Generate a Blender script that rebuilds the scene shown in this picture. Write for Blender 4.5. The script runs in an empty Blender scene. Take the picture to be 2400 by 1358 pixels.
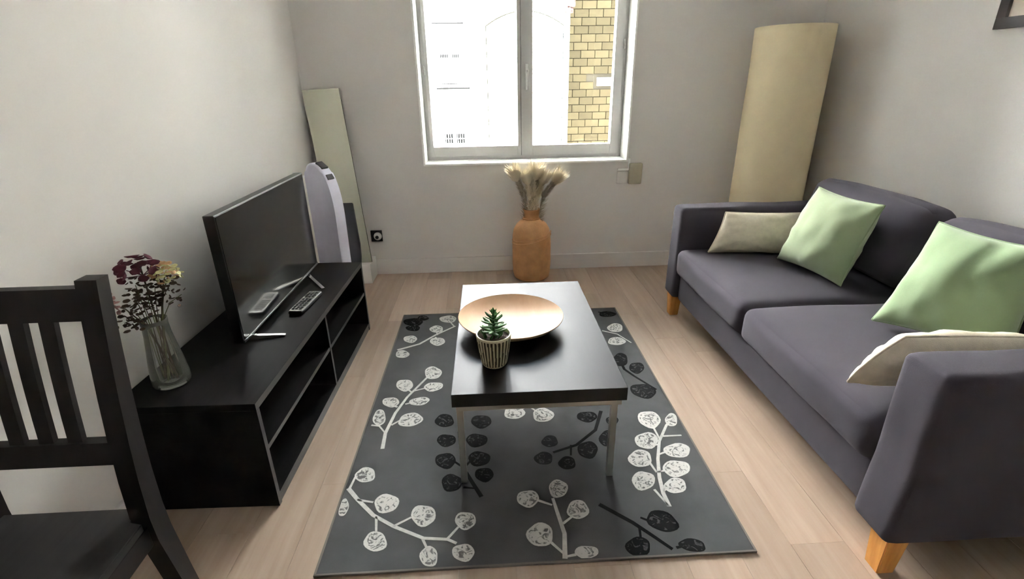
import bpy, bmesh, math, random
from mathutils import Vector, Matrix, noise
random.seed(7)
C = bpy.context.scene.collection
SC = bpy.context.scene
PI = math.pi
RAD = math.radians

# ------------------------------------------------------------------ camera
cam_d = bpy.data.cameras.new('camera')
cam = bpy.data.objects.new('camera', cam_d); C.objects.link(cam)
cam_d.sensor_fit = 'HORIZONTAL'; cam_d.sensor_width = 36.0
cam_d.lens = 1181.17 / 2400 * 36.0
cam_d.clip_start = 0.02
right = Vector((0.9986, -0.0509, -0.0155)); up = Vector((0.0336, 0.3789, 0.9248)); fw = Vector((0.0412, 0.924, -0.38))
fw.normalize(); right = fw.cross(up).normalized(); up = right.cross(fw)
m = Matrix((right, up, -fw)).transposed().to_4x4(); m.translation = (0, 0, 1.36)
cam.matrix_world = m
SC.camera = cam

# ------------------------------------------------------------------ world, sun, lamps, exposure
w = bpy.data.worlds.new('sky'); SC.world = w; w.use_nodes = True
bg = w.node_tree.nodes['Background']
bg.inputs['Color'].default_value = (0.80, 0.90, 1.0, 1); bg.inputs['Strength'].default_value = 5.5
sd = bpy.data.lights.new('sun', 'SUN'); sd.energy = 148; sd.angle = RAD(0.6); sd.color = (1, .98, .96)
sun = bpy.data.objects.new('sun', sd); C.objects.link(sun)
sun.rotation_euler = Vector((0.72, 0.50, -0.58)).to_track_quat('-Z', 'Y').to_euler()
pd = bpy.data.lights.new('window_portal', 'AREA'); pd.shape = 'RECTANGLE'; pd.size = 1.5; pd.size_y = 1.62
pd.cycles.is_portal = True
portal = bpy.data.objects.new('window_portal', pd); C.objects.link(portal)
portal.location = (0.288, 4.04, 1.615); portal.rotation_euler = Vector((0, -1, 0)).to_track_quat('-Z', 'Z').to_euler()
SC.view_settings.view_transform = 'Standard'; SC.view_settings.look = 'None'
SC.view_settings.gamma = 1.0; SC.view_settings.use_curve_mapping = False
SC.view_settings.exposure = 2.58
SC.cycles.max_bounces = 12; SC.cycles.diffuse_bounces = 8; SC.cycles.transmission_bounces = 10
SC.cycles.sample_clamp_indirect = 60.0
try:
    SC.cycles.use_denoising = True
    SC.cycles.denoiser = 'OPENIMAGEDENOISE'
except Exception: pass

# ------------------------------------------------------------------ materials
def lin(c):
    return tuple((v/255/12.92 if v/255 <= .04045 else ((v/255+.055)/1.055)**2.4) for v in c)
def mat(name, col, rough=.5, metal=0, spec=.5, bump=0, bscale=200, var=0, vscale=30, coat=0, sheen=0, srgb=True):
    m = bpy.data.materials.new(name); m.use_nodes = True
    nt = m.node_tree; b = nt.nodes['Principled BSDF']
    c = (*lin(col), 1) if srgb else (*col, 1)
    b.inputs['Base Color'].default_value = c
    b.inputs['Roughness'].default_value = rough; b.inputs['Metallic'].default_value = metal
    b.inputs['Specular IOR Level'].default_value = spec
    b.inputs['Coat Weight'].default_value = coat; b.inputs['Coat Roughness'].default_value = .08
    b.inputs['Sheen Weight'].default_value = sheen
    if var or bump:
        tc = nt.nodes.new('ShaderNodeTexCoord')
    if var:
        n = nt.nodes.new('ShaderNodeTexNoise'); n.inputs['Scale'].default_value = vscale; n.inputs['Detail'].default_value = 4
        nt.links.new(tc.outputs['Object'], n.inputs['Vector'])
        r = nt.nodes.new('ShaderNodeMapRange'); r.inputs['From Min'].default_value = .3; r.inputs['From Max'].default_value = .7
        r.inputs['To Min'].default_value = 1-var; r.inputs['To Max'].default_value = 1+var
        nt.links.new(n.outputs['Fac'], r.inputs['Value'])
        mx = nt.nodes.new('ShaderNodeMix'); mx.data_type = 'RGBA'; mx.blend_type = 'MULTIPLY'; mx.inputs['Factor'].default_value = 1
        mx.inputs[6].default_value = c
        nt.links.new(r.outputs['Result'], mx.inputs[7]); nt.links.new(mx.outputs[2], b.inputs['Base Color'])
    if bump:
        n2 = nt.nodes.new('ShaderNodeTexNoise'); n2.inputs['Scale'].default_value = bscale; n2.inputs['Detail'].default_value = 3
        nt.links.new(tc.outputs['Object'], n2.inputs['Vector'])
        bp = nt.nodes.new('ShaderNodeBump'); bp.inputs['Strength'].default_value = bump; bp.inputs['Distance'].default_value = .002
        nt.links.new(n2.outputs['Fac'], bp.inputs['Height']); nt.links.new(bp.outputs['Normal'], b.inputs['Normal'])
    return m
def wood(name, c1, c2, rough=.4, scale=(3, 60, 60), spec=.4, tint=0, bump=.05):
    """streaky grain: noise stretched along the piece, offset and tinted per object"""
    m = bpy.data.materials.new(name); m.use_nodes = True
    nt = m.node_tree; b = nt.nodes['Principled BSDF']; L = nt.links.new
    tc = nt.nodes.new('ShaderNodeTexCoord'); oi = nt.nodes.new('ShaderNodeObjectInfo')
    mp = nt.nodes.new('ShaderNodeMapping'); mp.inputs['Scale'].default_value = scale
    ad = nt.nodes.new('ShaderNodeVectorMath'); ad.operation = 'MULTIPLY_ADD'
    cb = nt.nodes.new('ShaderNodeCombineXYZ'); 
    for i in range(3): L(oi.outputs['Random'], cb.inputs[i])
    ad.inputs[1].default_value = (37, 53, 71)
    L(tc.outputs['Object'], mp.inputs['Vector']); L(cb.outputs[0], ad.inputs[0]); L(mp.outputs[0], ad.inputs[2])
    n = nt.nodes.new('ShaderNodeTexNoise'); n.inputs['Scale'].default_value = 1; n.inputs['Detail'].default_value = 6; n.inputs['Roughness'].default_value = .62
    L(ad.outputs[0], n.inputs['Vector'])
    r = nt.nodes.new('ShaderNodeValToRGB')
    r.color_ramp.elements[0].position = .32; r.color_ramp.elements[0].color = (*lin(c2), 1)
    r.color_ramp.elements[1].position = .66; r.color_ramp.elements[1].color = (*lin(c1), 1)
    L(n.outputs['Fac'], r.inputs['Fac'])
    mr = nt.nodes.new('ShaderNodeMapRange'); mr.inputs['To Min'].default_value = 1-tint; mr.inputs['To Max'].default_value = 1+tint
    L(oi.outputs['Random'], mr.inputs['Value'])
    mx = nt.nodes.new('ShaderNodeMix'); mx.data_type = 'RGBA'; mx.blend_type = 'MULTIPLY'; mx.inputs['Factor'].default_value = 1
    L(r.outputs[0], mx.inputs[6]); L(mr.outputs[0], mx.inputs[7]); L(mx.outputs[2], b.inputs['Base Color'])
    b.inputs['Roughness'].default_value = rough; b.inputs['Specular IOR Level'].default_value = spec
    bp = nt.nodes.new('ShaderNodeBump'); bp.inputs['Strength'].default_value = bump; bp.inputs['Distance'].default_value = .001
    L(n.outputs['Fac'], bp.inputs['Height']); L(bp.outputs['Normal'], b.inputs['Normal'])
    return m
def scribble(name, ca, cb, scale=35, thr=.5):
    """brush-like print: two colours split by stretched noise"""
    m = bpy.data.materials.new(name); m.use_nodes = True
    nt = m.node_tree; b = nt.nodes['Principled BSDF']; L = nt.links.new
    tc = nt.nodes.new('ShaderNodeTexCoord')
    n = nt.nodes.new('ShaderNodeTexNoise'); n.inputs['Scale'].default_value = scale; n.inputs['Detail'].default_value = 2; n.inputs['Distortion'].default_value = 2.2
    L(tc.outputs['Object'], n.inputs['Vector'])
    r = nt.nodes.new('ShaderNodeValToRGB')
    r.color_ramp.elements[0].position = thr-.05; r.color_ramp.elements[0].color = (*lin(cb), 1)
    r.color_ramp.elements[1].position = thr+.05; r.color_ramp.elements[1].color = (*lin(ca), 1)
    L(n.outputs['Fac'], r.inputs['Fac']); L(r.outputs[0], b.inputs['Base Color'])
    b.inputs['Roughness'].default_value = .9; b.inputs['Specular IOR Level'].default_value = .1
    return m
def glass(name, col=(1, 1, 1), rough=0, ior=1.45):
    m = bpy.data.materials.new(name); m.use_nodes = True
    b = m.node_tree.nodes['Principled BSDF']
    b.inputs['Base Color'].default_value = (*col, 1); b.inputs['Roughness'].default_value = rough
    b.inputs['Transmission Weight'].default_value = 1; b.inputs['IOR'].default_value = ior
    return m
def pane_glass(name):
    m = bpy.data.materials.new(name); m.use_nodes = True
    nt = m.node_tree; nt.nodes.remove(nt.nodes['Principled BSDF'])
    t = nt.nodes.new('ShaderNodeBsdfTransparent'); t.inputs['Color'].default_value = (.95, .97, .96, 1)
    g = nt.nodes.new('ShaderNodeBsdfGlossy'); g.inputs['Roughness'].default_value = .0
    f = nt.nodes.new('ShaderNodeFresnel'); f.inputs['IOR'].default_value = 1.45
    x = nt.nodes.new('ShaderNodeMixShader')
    nt.links.new(f.outputs[0], x.inputs[0]); nt.links.new(t.outputs[0], x.inputs[1]); nt.links.new(g.outputs[0], x.inputs[2])
    nt.links.new(x.outputs[0], nt.nodes['Material Output'].inputs['Surface'])
    return m

M = {}
M['wall'] = mat('wall_paint', (220, 217, 214), .85, spec=.2, bump=.04, bscale=90)
M['lowbounce'] = mat('low_bounce_wall_paint', (84, 82, 80), .8, spec=.2, bump=.04)  # unseen front wall, darkened to cut bounce light onto the window wall
M['ceil'] = mat('ceiling_paint', (172, 171, 170), .9, spec=.1, bump=.03, bscale=90)  # unseen ceiling, also toned down to weaken the bounced fill
M['skirt'] = mat('skirting_paint', (220, 217, 214), .45, spec=.4, bump=.02, bscale=60)
M['upvc'] = mat('window_frame_white', (182, 181, 179), .35, spec=.4, bump=.01, bscale=40)
M['reveal'] = mat('reveal_white', (245, 245, 243), .4, spec=.5, bump=.01, bscale=40)
M['gasket'] = mat('gasket_dark', (60, 58, 56), .7, bump=.05)
M['pane'] = pane_glass('window_glass')
M['plank'] = wood('laminate_oak', (174, 154, 138), (161, 139, 122), .40, (26, 1.6, 26), .45, .10)
M['subfloor'] = mat('subfloor', (120, 96, 76), .8, bump=.05)
M['black'] = wood('black_brown_wood', (24, 21, 22), (18, 16, 16), .36, (60, 3, 60), .08, .02, .03)
M['blacklit'] = wood('black_brown_lit_edge', (60, 56, 57), (48, 45, 45), .4, (60, 3, 60), .5, 0, .03)  # greyish edge banding, with light on the front faces put into its colour
M['chairwood'] = wood('dark_stained_wood', (27, 22, 22), (20, 16, 16), .45, (60, 60, 3), .25, .02, .04)
M['seatwood'] = wood('dark_seat_wood', (40, 38, 39), (33, 31, 32), .5, (60, 3, 60), .3, .02, .04)
def satin(name, col, refl, rough):
    """dark foil under a weak even satin lacquer"""
    m = bpy.data.materials.new(name); m.use_nodes = True
    nt = m.node_tree; nt.nodes.remove(nt.nodes['Principled BSDF']); L = nt.links.new
    d = nt.nodes.new('ShaderNodeBsdfDiffuse'); g = nt.nodes.new('ShaderNodeBsdfGlossy'); a = nt.nodes.new('ShaderNodeAddShader')
    tc = nt.nodes.new('ShaderNodeTexCoord'); mp = nt.nodes.new('ShaderNodeMapping'); mp.inputs['Scale'].default_value = (60, 3, 60)
    n = nt.nodes.new('ShaderNodeTexNoise'); n.inputs['Scale'].default_value = 1; n.inputs['Detail'].default_value = 5
    r = nt.nodes.new('ShaderNodeValToRGB'); c = lin(col)
    r.color_ramp.elements[0].color = (*[v*.7 for v in c], 1); r.color_ramp.elements[1].color = (*c, 1)
    L(tc.outputs['Object'], mp.inputs['Vector']); L(mp.outputs[0], n.inputs['Vector']); L(n.outputs['Fac'], r.inputs['Fac']); L(r.outputs[0], d.inputs['Color'])
    g.inputs['Color'].default_value = (refl, refl, refl*1.04, 1); g.inputs['Roughness'].default_value = rough
    L(d.outputs[0], a.inputs[0]); L(g.outputs[0], a.inputs[1]); L(a.outputs[0], nt.nodes['Material Output'].inputs['Surface'])
    return m
M['tabletop'] = satin('table_foil', (22, 19, 20), .038, .42)
M['steel'] = mat('grey_steel', (168, 166, 160), .35, .7, bump=.02)
M['silver'] = mat('silver_plastic', (215, 215, 215), .22, .8, bump=.01)
M['tvblack'] = mat('tv_plastic', (14, 14, 15), .3, spec=.5, bump=.02)
M['screen'] = mat('tv_screen', (22, 22, 20), .13, spec=.55, var=.02)
M['sofa'] = mat('sofa_fabric', (68, 64, 72), .95, spec=.12, bump=.35, bscale=900, var=.06, vscale=6, sheen=.05)
M['sofaleg'] = wood('sofa_leg_birch', (222, 160, 84), (196, 130, 58), .45, (40, 40, 4), .4)
M['green'] = mat('green_velvet', (152, 166, 134), .9, spec=.15, bump=.25, bscale=700, var=.05, vscale=5, sheen=.3)
M['green2'] = mat('green_velvet_deeper', (132, 152, 118), .9, spec=.15, bump=.25, bscale=700, var=.05, vscale=5, sheen=.3)
M['beige'] = mat('beige_linen', (204, 195, 178), .95, spec=.1, bump=.5, bscale=600, var=.07, vscale=40)
M['cream'] = mat('cream_cloth', (222, 208, 176), .9, spec=.1, bump=.3, bscale=400, var=.04, vscale=7)
M['rug'] = mat('rug_grey', (82, 82, 83), .95, spec=.08, bump=.6, bscale=800, var=.10, vscale=9)
M['rugedge'] = mat('rug_binding', (112, 106, 102), .9, spec=.1, bump=.4, bscale=500)
M['pwhite'] = mat('print_white', (184, 182, 179), .9, spec=.1, bump=.3, bscale=500, var=.1, vscale=90)
M['pwhite2'] = scribble('print_white_scribble', (184, 182, 179), (98, 97, 97), 38, .45)
M['pblack'] = mat('print_black', (20, 19, 20), .9, spec=.1, bump=.3, bscale=500)
M['pblack2'] = scribble('print_black_scribble', (20, 19, 20), (64, 64, 65), 34, .40)
M['bowl'] = wood('bowl_birch', (196, 163, 134), (184, 150, 120), .45, (14, 2.0, 14), .05, 0, .02)
M['potlight'] = mat('glaze_cream', (196, 190, 160), .4, spec=.5, bump=.1, bscale=120)
M['potdark'] = mat('glaze_groove', (64, 56, 40), .6, bump=.1, bscale=120)
M['soil'] = mat('soil', (50, 40, 30), 1, bump=1, bscale=120, var=.4, vscale=100)
M['leaf'] = mat('succulent_green', (62, 104, 52), .5, spec=.18, bump=.05, bscale=60, var=.2, vscale=50)
def vase_glass(name):
    m = pane_glass(name); nt = m.node_tree
    out = nt.nodes['Material Output']; src = out.inputs['Surface'].links[0].from_socket
    d = nt.nodes.new('ShaderNodeBsdfTranslucent'); d.inputs['Color'].default_value = (.55, .57, .48, 1)
    d2 = nt.nodes.new('ShaderNodeBsdfDiffuse'); d2.inputs['Color'].default_value = (.55, .57, .48, 1)
    a = nt.nodes.new('ShaderNodeMixShader'); a.inputs[0].default_value = .5
    x = nt.nodes.new('ShaderNodeMixShader'); x.inputs[0].default_value = .10
    nt.links.new(d.outputs[0], a.inputs[1]); nt.links.new(d2.outputs[0], a.inputs[2])
    nt.links.new(src, x.inputs[1]); nt.links.new(a.outputs[0], x.inputs[2]); nt.links.new(x.outputs[0], out.inputs['Surface'])
    return m
M['glassv'] = vase_glass('clear_glass')
M['water'] = glass('water', (.95, .97, .93), 0, 1.33)
M['stemgreen'] = mat('flower_stem', (96, 98, 62), .7, bump=.1, var=.2)
M['stemdark'] = mat('dry_stem', (70, 58, 46), .8, bump=.1, var=.2)
M['burg'] = mat('burgundy_petal', (92, 34, 52), .75, bump=.1, var=.25, vscale=60)
M['pinkdry'] = mat('dusty_pink_petal', (176, 138, 134), .8, bump=.1, var=.25, vscale=90)
M['palepet'] = mat('pale_green_petal', (206, 202, 150), .8, bump=.1, var=.2, vscale=90)
M['peach'] = mat('peach_petal', (206, 164, 126), .8, bump=.1, var=.2, vscale=90)
M['drydark'] = mat('dry_dark_leaf', (80, 64, 52), .85, bump=.1, var=.3, vscale=70)
M['floorvase'] = mat('woven_tan', (196, 148, 106), .75, spec=.25, bump=.5, bscale=70, var=.14, vscale=14)
M['plume'] = mat('plume_cream', (226, 216, 196), .95, spec=.05, var=.06)
M['plumed'] = mat('plume_grey', (178, 168, 152), .95, spec=.05, var=.08)
M['mirror'] = mat('mirror_glass', (216, 216, 198), .25, .4, var=.01)
M['mirrorback'] = mat('mirror_back', (70, 66, 60), .8, bump=.05)
M['plastwhite'] = mat('white_plastic', (222, 220, 214), .4, bump=.02)
M['beigeplast'] = mat('beige_plastic', (176, 168, 146), .5, bump=.02)
M['blackplast'] = mat('black_plastic', (24, 23, 24), .45, bump=.05)
M['boardcloth'] = mat('board_cover', (222, 221, 238), .85, spec=.15, bump=.3, bscale=300, var=.04, vscale=12)
M['boardwhite'] = mat('white_enamel', (226, 226, 230), .35, bump=.02)
M['charcoal'] = mat('charcoal_panel', (58, 58, 64), .6, bump=.1, var=.05)
M['frameblack'] = mat('frame_dark', (48, 40, 40), .45, bump=.1, bscale=60)
M['paper'] = mat('print_paper', (222, 210, 196), .8, var=.05, vscale=8)
M['facade'] = mat('white_render', (214, 212, 210), .9, spec=.1, bump=.2, bscale=20, var=.03, vscale=3)
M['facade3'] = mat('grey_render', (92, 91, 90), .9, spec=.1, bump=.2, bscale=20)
M['facade2'] = mat('arch_render', (220, 218, 206), .9, spec=.1, bump=.2, bscale=20)
M['archline'] = mat('arch_joint', (10, 10, 7), .9, spec=0, bump=.2)
M['extgrey'] = mat('street_grey_metal', (9, 9, 9), .9, spec=0, bump=.1)
M['stone'] = wood('ochre_stone', (58, 51, 35), (53, 45, 31), .9, (14, 14, 14), .1, .22, .3)
M['mortar'] = mat('mortar', (50, 43, 30), .95, bump=.4, bscale=60)
M['pinkstone'] = mat('pink_stone', (62, 38, 34), .9, bump=.4, bscale=30, var=.15)
M['street'] = mat('street_paving', (150, 146, 140), .9, bump=.3, bscale=20)
M['btn'] = mat('button_black', (30, 30, 32), .6, bump=.02)

# ------------------------------------------------------------------ helpers
def B(): return bmesh.new()
def add(bm, verts, faces, mi=0):
    vs = [bm.verts.new(v) for v in verts]
    for f in faces:
        try: bm.faces.new([vs[i] for i in f]).material_index = mi
        except ValueError: pass
    return vs
BOXF = [(0, 3, 2, 1), (4, 5, 6, 7), (0, 1, 5, 4), (1, 2, 6, 5), (2, 3, 7, 6), (3, 0, 4, 7)]
def box(bm, x0, x1, y0, y1, z0, z1, mi=0, bev=0, mx=None):
    vs = [(x0, y0, z0), (x1, y0, z0), (x1, y1, z0), (x0, y1, z0), (x0, y0, z1), (x1, y0, z1), (x1, y1, z1), (x0, y1, z1)]
    if mx: vs = [mx @ Vector(v) for v in vs]
    t = bmesh.new() if bev else bm
    v = add(t, vs, BOXF, mi)
    if bev:
        bmesh.ops.bevel(t, geom=t.edges[:], offset=bev, segments=2, affect='EDGES', profile=.7)
        merge(bm, t, mi)
def merge(bm, t, mi=0):
    mp = {v: bm.verts.new(v.co) for v in t.verts}
    for f in t.faces:
        try: bm.faces.new([mp[v] for v in f.verts]).material_index = mi
        except ValueError: pass
    t.free()
def lathe(bm, prof, cx=0, cy=0, n=32, mi=0, rad=None, closed=True):
    rings = []
    for (r, z) in prof:
        ring = []
        for k in range(n):
            a = 2*PI*k/n; rr = r*(rad(a, z) if rad else 1)
            ring.append(bm.verts.new((cx+rr*math.cos(a), cy+rr*math.sin(a), z)))
        rings.append(ring)
    for i in range(len(rings)-1):
        for k in range(n):
            f = bm.faces.new((rings[i][k], rings[i][(k+1) % n], rings[i+1][(k+1) % n], rings[i+1][k]))
            f.material_index = mi(k) if callable(mi) else mi
    if closed:
        if prof[0][0] > 1e-5: bm.faces.new(rings[0][::-1])
        if prof[-1][0] > 1e-5: bm.faces.new(rings[-1])
def tube(bm, pts, r, n=8, mi=0):
    pts = [Vector(p) for p in pts]
    rs = r if isinstance(r, (list, tuple)) else [r]*len(pts)
    rings = []; pu = None
    for i, p in enumerate(pts):
        d = (pts[min(i+1, len(pts)-1)] - pts[max(i-1, 0)]).normalized()
        if pu is None: pu = d.orthogonal().normalized()
        u = (pu - d*pu.dot(d)).normalized(); pu = u; v = d.cross(u)
        rings.append([bm.verts.new(p + rs[i]*(math.cos(2*PI*k/n)*u + math.sin(2*PI*k/n)*v)) for k in range(n)])
    for i in range(len(rings)-1):
        for k in range(n):
            bm.faces.new((rings[i][k], rings[i][(k+1) % n], rings[i+1][(k+1) % n], rings[i+1][k])).material_index = mi
    bm.faces.new(rings[0][::-1]).material_index = mi; bm.faces.new(rings[-1]).material_index = mi
def prism(bm, poly, axis, a, b, mi=0):
    """extrude a 2-D polygon along axis 0/1/2 between a and b"""
    def P(p, t):
        return {0: (t, p[0], p[1]), 1: (p[0], t, p[1]), 2: (p[0], p[1], t)}[axis]
    n = len(poly)
    vs = [P(p, a) for p in poly] + [P(p, b) for p in poly]
    add(bm, vs, [tuple(range(n))[::-1], tuple(range(n, 2*n))] + [(i, (i+1) % n, n+(i+1) % n, n+i) for i in range(n)], mi)
def obj(name, bm, mats, parent=None, smooth=False, loc=None, kind=None, label=None):
    bmesh.ops.recalc_face_normals(bm, faces=bm.faces[:])
    me = bpy.data.meshes.new(name); bm.to_mesh(me); bm.free()
    for m_ in (mats if isinstance(mats, (list, tuple)) else [mats]): me.materials.append(m_)
    if smooth:
        for p in me.polygons: p.use_smooth = True
        if smooth != True:
            me.set_sharp_from_angle(angle=RAD(smooth))
    o = bpy.data.objects.new(name, me); C.objects.link(o)
    if parent: o.parent = parent
    if loc: o.location = loc
    if kind: o['kind'] = kind
    if label: o['label'] = label
    return o
def thing(name, label, cat, loc=(0, 0, 0), rz=0, group=None):
    o = bpy.data.objects.new(name, None); C.objects.link(o)
    o.location = loc; o.rotation_euler = (0, 0, rz); o['label'] = label; o['category'] = cat
    o.empty_display_size = .05
    if group: o['group'] = group
    return o
def tag(o, label, cat, group=None):
    o['label'] = label; o['category'] = cat
    if group: o['group'] = group
    return o
def struct(name, bm, m_, smooth=False):
    return obj(name, bm, m_, smooth=smooth, kind='structure')
def sroot(name, loc=(0, 0, 0)):
    o = bpy.data.objects.new(name, None); C.objects.link(o); o.location = loc; o['kind'] = 'structure'; return o
def rbox(bm, sx, sy, sz, r, n=14, fn=None, mx=None, mi=0):
    """rounded box of half sizes sx, sy, sz with edge radius r; fn(p, q) displaces"""
    ts = [math.sin((2*i/n-1)*PI/2) for i in range(n+1)]
    cache = {}
    def V(a, b, c):
        k = (round(a, 5), round(b, 5), round(c, 5))
        if k in cache: return cache[k]
        p = Vector((a*sx, b*sy, c*sz))
        q = Vector((max(-sx+r, min(sx-r, p.x)), max(-sy+r, min(sy-r, p.y)), max(-sz+r, min(sz-r, p.z))))
        d = p-q
        if d.length > 1e-9: p = q + d.normalized()*r
        if fn: p = fn(p, Vector((a, b, c)))
        if mx: p = mx @ p
        cache[k] = bm.verts.new(p); return cache[k]
    for ax in range(3):
        for s in (-1, 1):
            for i in range(n):
                for j in range(n):
                    qd = []
                    for (u, v) in ((ts[i], ts[j]), (ts[i+1], ts[j]), (ts[i+1], ts[j+1]), (ts[i], ts[j+1])):
                        qd.append(V(*{0: (s, u, v), 1: (u, s, v), 2: (u, v, s)}[ax]))
                    try: bm.faces.new(qd).material_index = mi
                    except ValueError: pass
def pillow(name, TL, TR, BR, BL, th, m_, label, group, seed=0, pinch=.07, wr=.006):
    """stuffed cushion between four seam corners, with a piped seam as its part"""
    TL, TR, BR, BL = map(Vector, (TL, TR, BR, BL))
    cen = (TL+TR+BR+BL)/4
    root = thing(name, label, 'cushion', (cen.x, cen.y, min(TL.z, TR.z, BR.z, BL.z)), 0, group)
    o0 = root.location.copy()
    N = ((TR-BL).cross(TL-BR)).normalized()
    n = 26; bm = B()
    def pos(u, v):
        u2 = u*(1-pinch*(1-v*v)*abs(u)**3); v2 = v*(1-pinch*(1-u*u)*abs(v)**3)
        a, b = (u2+1)/2, (v2+1)/2
        return (BL*(1-a)*(1-b) + BR*a*(1-b) + TL*(1-a)*b + TR*a*b)
    sides = {}
    for s in (1, -1):
        for i in range(n+1):
            for j in range(n+1):
                u = math.sin((2*i/n-1)*PI/2); v = math.sin((2*j/n-1)*PI/2)
                edge = i in (0, n) or j in (0, n)
                if edge and (1, i, j) in sides: sides[(s, i, j)] = sides[(1, i, j)]; continue
                h = th/2*(max(0, (1-u**2)*(1-v**2)))**.46
                p = pos(u, v)
                wv = noise.noise(Vector((u*2.2+seed, v*2.2, s*3+seed)))*wr*2 + noise.noise(Vector((u*6+seed, v*3, s*3)))*wr
                rad = noise.noise(Vector((math.atan2(v, u)*3.5, seed, s)))*wr*1.8*(u*u+v*v) + (1-abs(noise.noise(Vector((u*1.6+v*2.6+seed, u*.8-v*.8, seed)))*3.2))*wr*.55*max(0, u*u+v*v-.25)
                k = 0 if edge else 1
                p = p + N*(s*(h+k*(wv+rad)*min(1, h/(th*.25))))
                sides[(s, i, j)] = bm.verts.new(p-o0)
        for i in range(n):
            for j in range(n):
                q = [sides[(s, i, j)], sides[(s, i+1, j)], sides[(s, i+1, j+1)], sides[(s, i, j+1)]]
                try: bm.faces.new(q)
                except ValueError: pass
    obj('cover', bm, m_, root, True)
    bm = B(); path = []
    for k in range(40): path.append(pos(-1+2*k/40, -1))
    for k in range(40): path.append(pos(1, -1+2*k/40))
    for k in range(40): path.append(pos(1-2*k/40, 1))
    for k in range(41): path.append(pos(-1, 1-2*k/40))
    tube(bm, [p-o0 for p in path], .004, 6)
    obj('piping', bm, m_, root, True)
    return root

def objw(name, bm, mats, root, smooth=False, label=None, kind=None, parent=None):
    """mesh given in world coordinates, parented to a thing (or to a part of it)"""
    p = parent or root
    mw = Matrix.Translation(root.location) @ root.rotation_euler.to_matrix().to_4x4()
    if parent: mw = mw @ Matrix.Translation(parent.location) @ parent.rotation_euler.to_matrix().to_4x4()
    bmesh.ops.transform(bm, matrix=mw.inverted(), verts=bm.verts[:])
    return obj(name, bm, mats, p, smooth, label=label, kind=kind)

# ================================================================== room shell
X0, X1, Y0, Y1, ZC = -1.23, 2.30, -3.60, 3.72, 2.62
WX0, WX1, WZ0, WZ1 = -0.455, 1.03, 0.813, 2.43
bm = B(); box(bm, X0-.1, X1+.1, Y0-.1, Y1+.3, -.14, -.008); floor = struct('floor', bm, M['subfloor'])
PW = .1735; PL = 1.38
bm = B(); box(bm, .0004, PW-.0004, .0004, PL-.0004, -.008, 0, bev=.0005)
pm = None
known = {-.8185: 2.219, -.645: 1.478, .7415: 1.442, .221: 1.08}
k0 = math.floor((X0-.221)/PW); pr_ = random.Random(11)
for k in range(k0, int((X1-.221)/PW)+1):
    xs = .221+k*PW
    j = next((v for kx, v in known.items() if abs(kx-xs) < .02), pr_.uniform(0, PL))
    y = j - math.ceil((j-Y0)/PL)*PL
    while y < Y1:
        a, b = max(y, Y0), min(y+PL, Y1); xa, xb = max(xs, X0), min(xs+PW, X1)
        if b-a > .02 and xb-xa > .01:
            full = (b-a > PL-.001 and xb-xa > PW-.001)
            if full:
                if pm is None:
                    o = obj('plank', bm, M['plank'], floor, loc=(xs, a, 0)); pm = o.data
                else:
                    o = bpy.data.objects.new('plank', pm); C.objects.link(o); o.parent = floor; o.location = (xs, a, 0)
            else:
                t = B(); box(t, .0006, xb-xa-.0006, .0006, b-a-.0006, -.008, 0)
                obj('plank', t, M['plank'], floor, loc=(xa, a, 0))
        y += PL
bm = B(); box(bm, X0-.1, X1+.1, Y0-.1, Y1+.3, ZC, ZC+.1); struct('ceiling', bm, M['ceil'])
bm = B(); box(bm, X0-.1, X0, Y0-.1, Y1+.3, -.14, ZC); struct('wall_left', bm, M['wall'])
bm = B(); box(bm, X1, X1+.1, Y0-.1, Y1+.3, -.14, ZC); struct('wall_right', bm, M['wall'])
bm = B(); box(bm, X0, X1, Y0-.1, Y0, -.14, ZC); struct('wall_front', bm, M['lowbounce'])
bm = B()
xs = [X0, WX0, WX1, X1]; zs = [-.14, WZ0, WZ1, ZC]
grid = {}
for yy in (Y1, Y1+.3):
    for i, x in enumerate(xs):
        for j, z in enumerate(zs): grid[(yy, i, j)] = bm.verts.new((x, yy, z))
for yy in (Y1, Y1+.3):
    for i in range(3):
        for j in range(3):
            if (i, j) == (1, 1): continue
            bm.faces.new([grid[(yy, i, j)], grid[(yy, i+1, j)], grid[(yy, i+1, j+1)], grid[(yy, i, j+1)]])
def side(a, b): bm.faces.new([grid[(Y1, *a)], grid[(Y1, *b)], grid[(Y1+.3, *b)], grid[(Y1+.3, *a)]])
for a, b in (((1, 1), (2, 1)), ((2, 1), (2, 2)), ((2, 2), (1, 2)), ((1, 2), (1, 1)), ((0, 0), (1, 0)), ((1, 0), (2, 0)), ((2, 0), (3, 0)), ((0, 3), (1, 3)), ((1, 3), (2, 3)), ((2, 3), (3, 3)),
             ((0, 0), (0, 1)), ((0, 1), (0, 2)), ((0, 2), (0, 3)), ((3, 0), (3, 1)), ((3, 1), (3, 2)), ((3, 2), (3, 3))): side(a, b)
struct('wall_back', bm, M['wall'])

def skirting(name, x0, x1, y0, y1):
    bm = B(); box(bm, x0, x1, y0, y1, 0.0005, .118, bev=.004); struct(name, bm, M['skirt'])
skirting('baseboard_back', -.872, X1-.0005, Y1-.016, Y1-.0005)
skirting('baseboard_left', X0+.0005, X0+.016, Y0+.0005, 1.375)
skirting('baseboard_right', X1-.016, X1-.0005, Y0+.0005, Y1-.017)
# low boxed-in plinth in the left corner
bm = B(); box(bm, X0+.0005, -.875, 3.515, Y1-.0005, .0005, .148, bev=.003); struct('trim_1', bm, M['skirt'])

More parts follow.
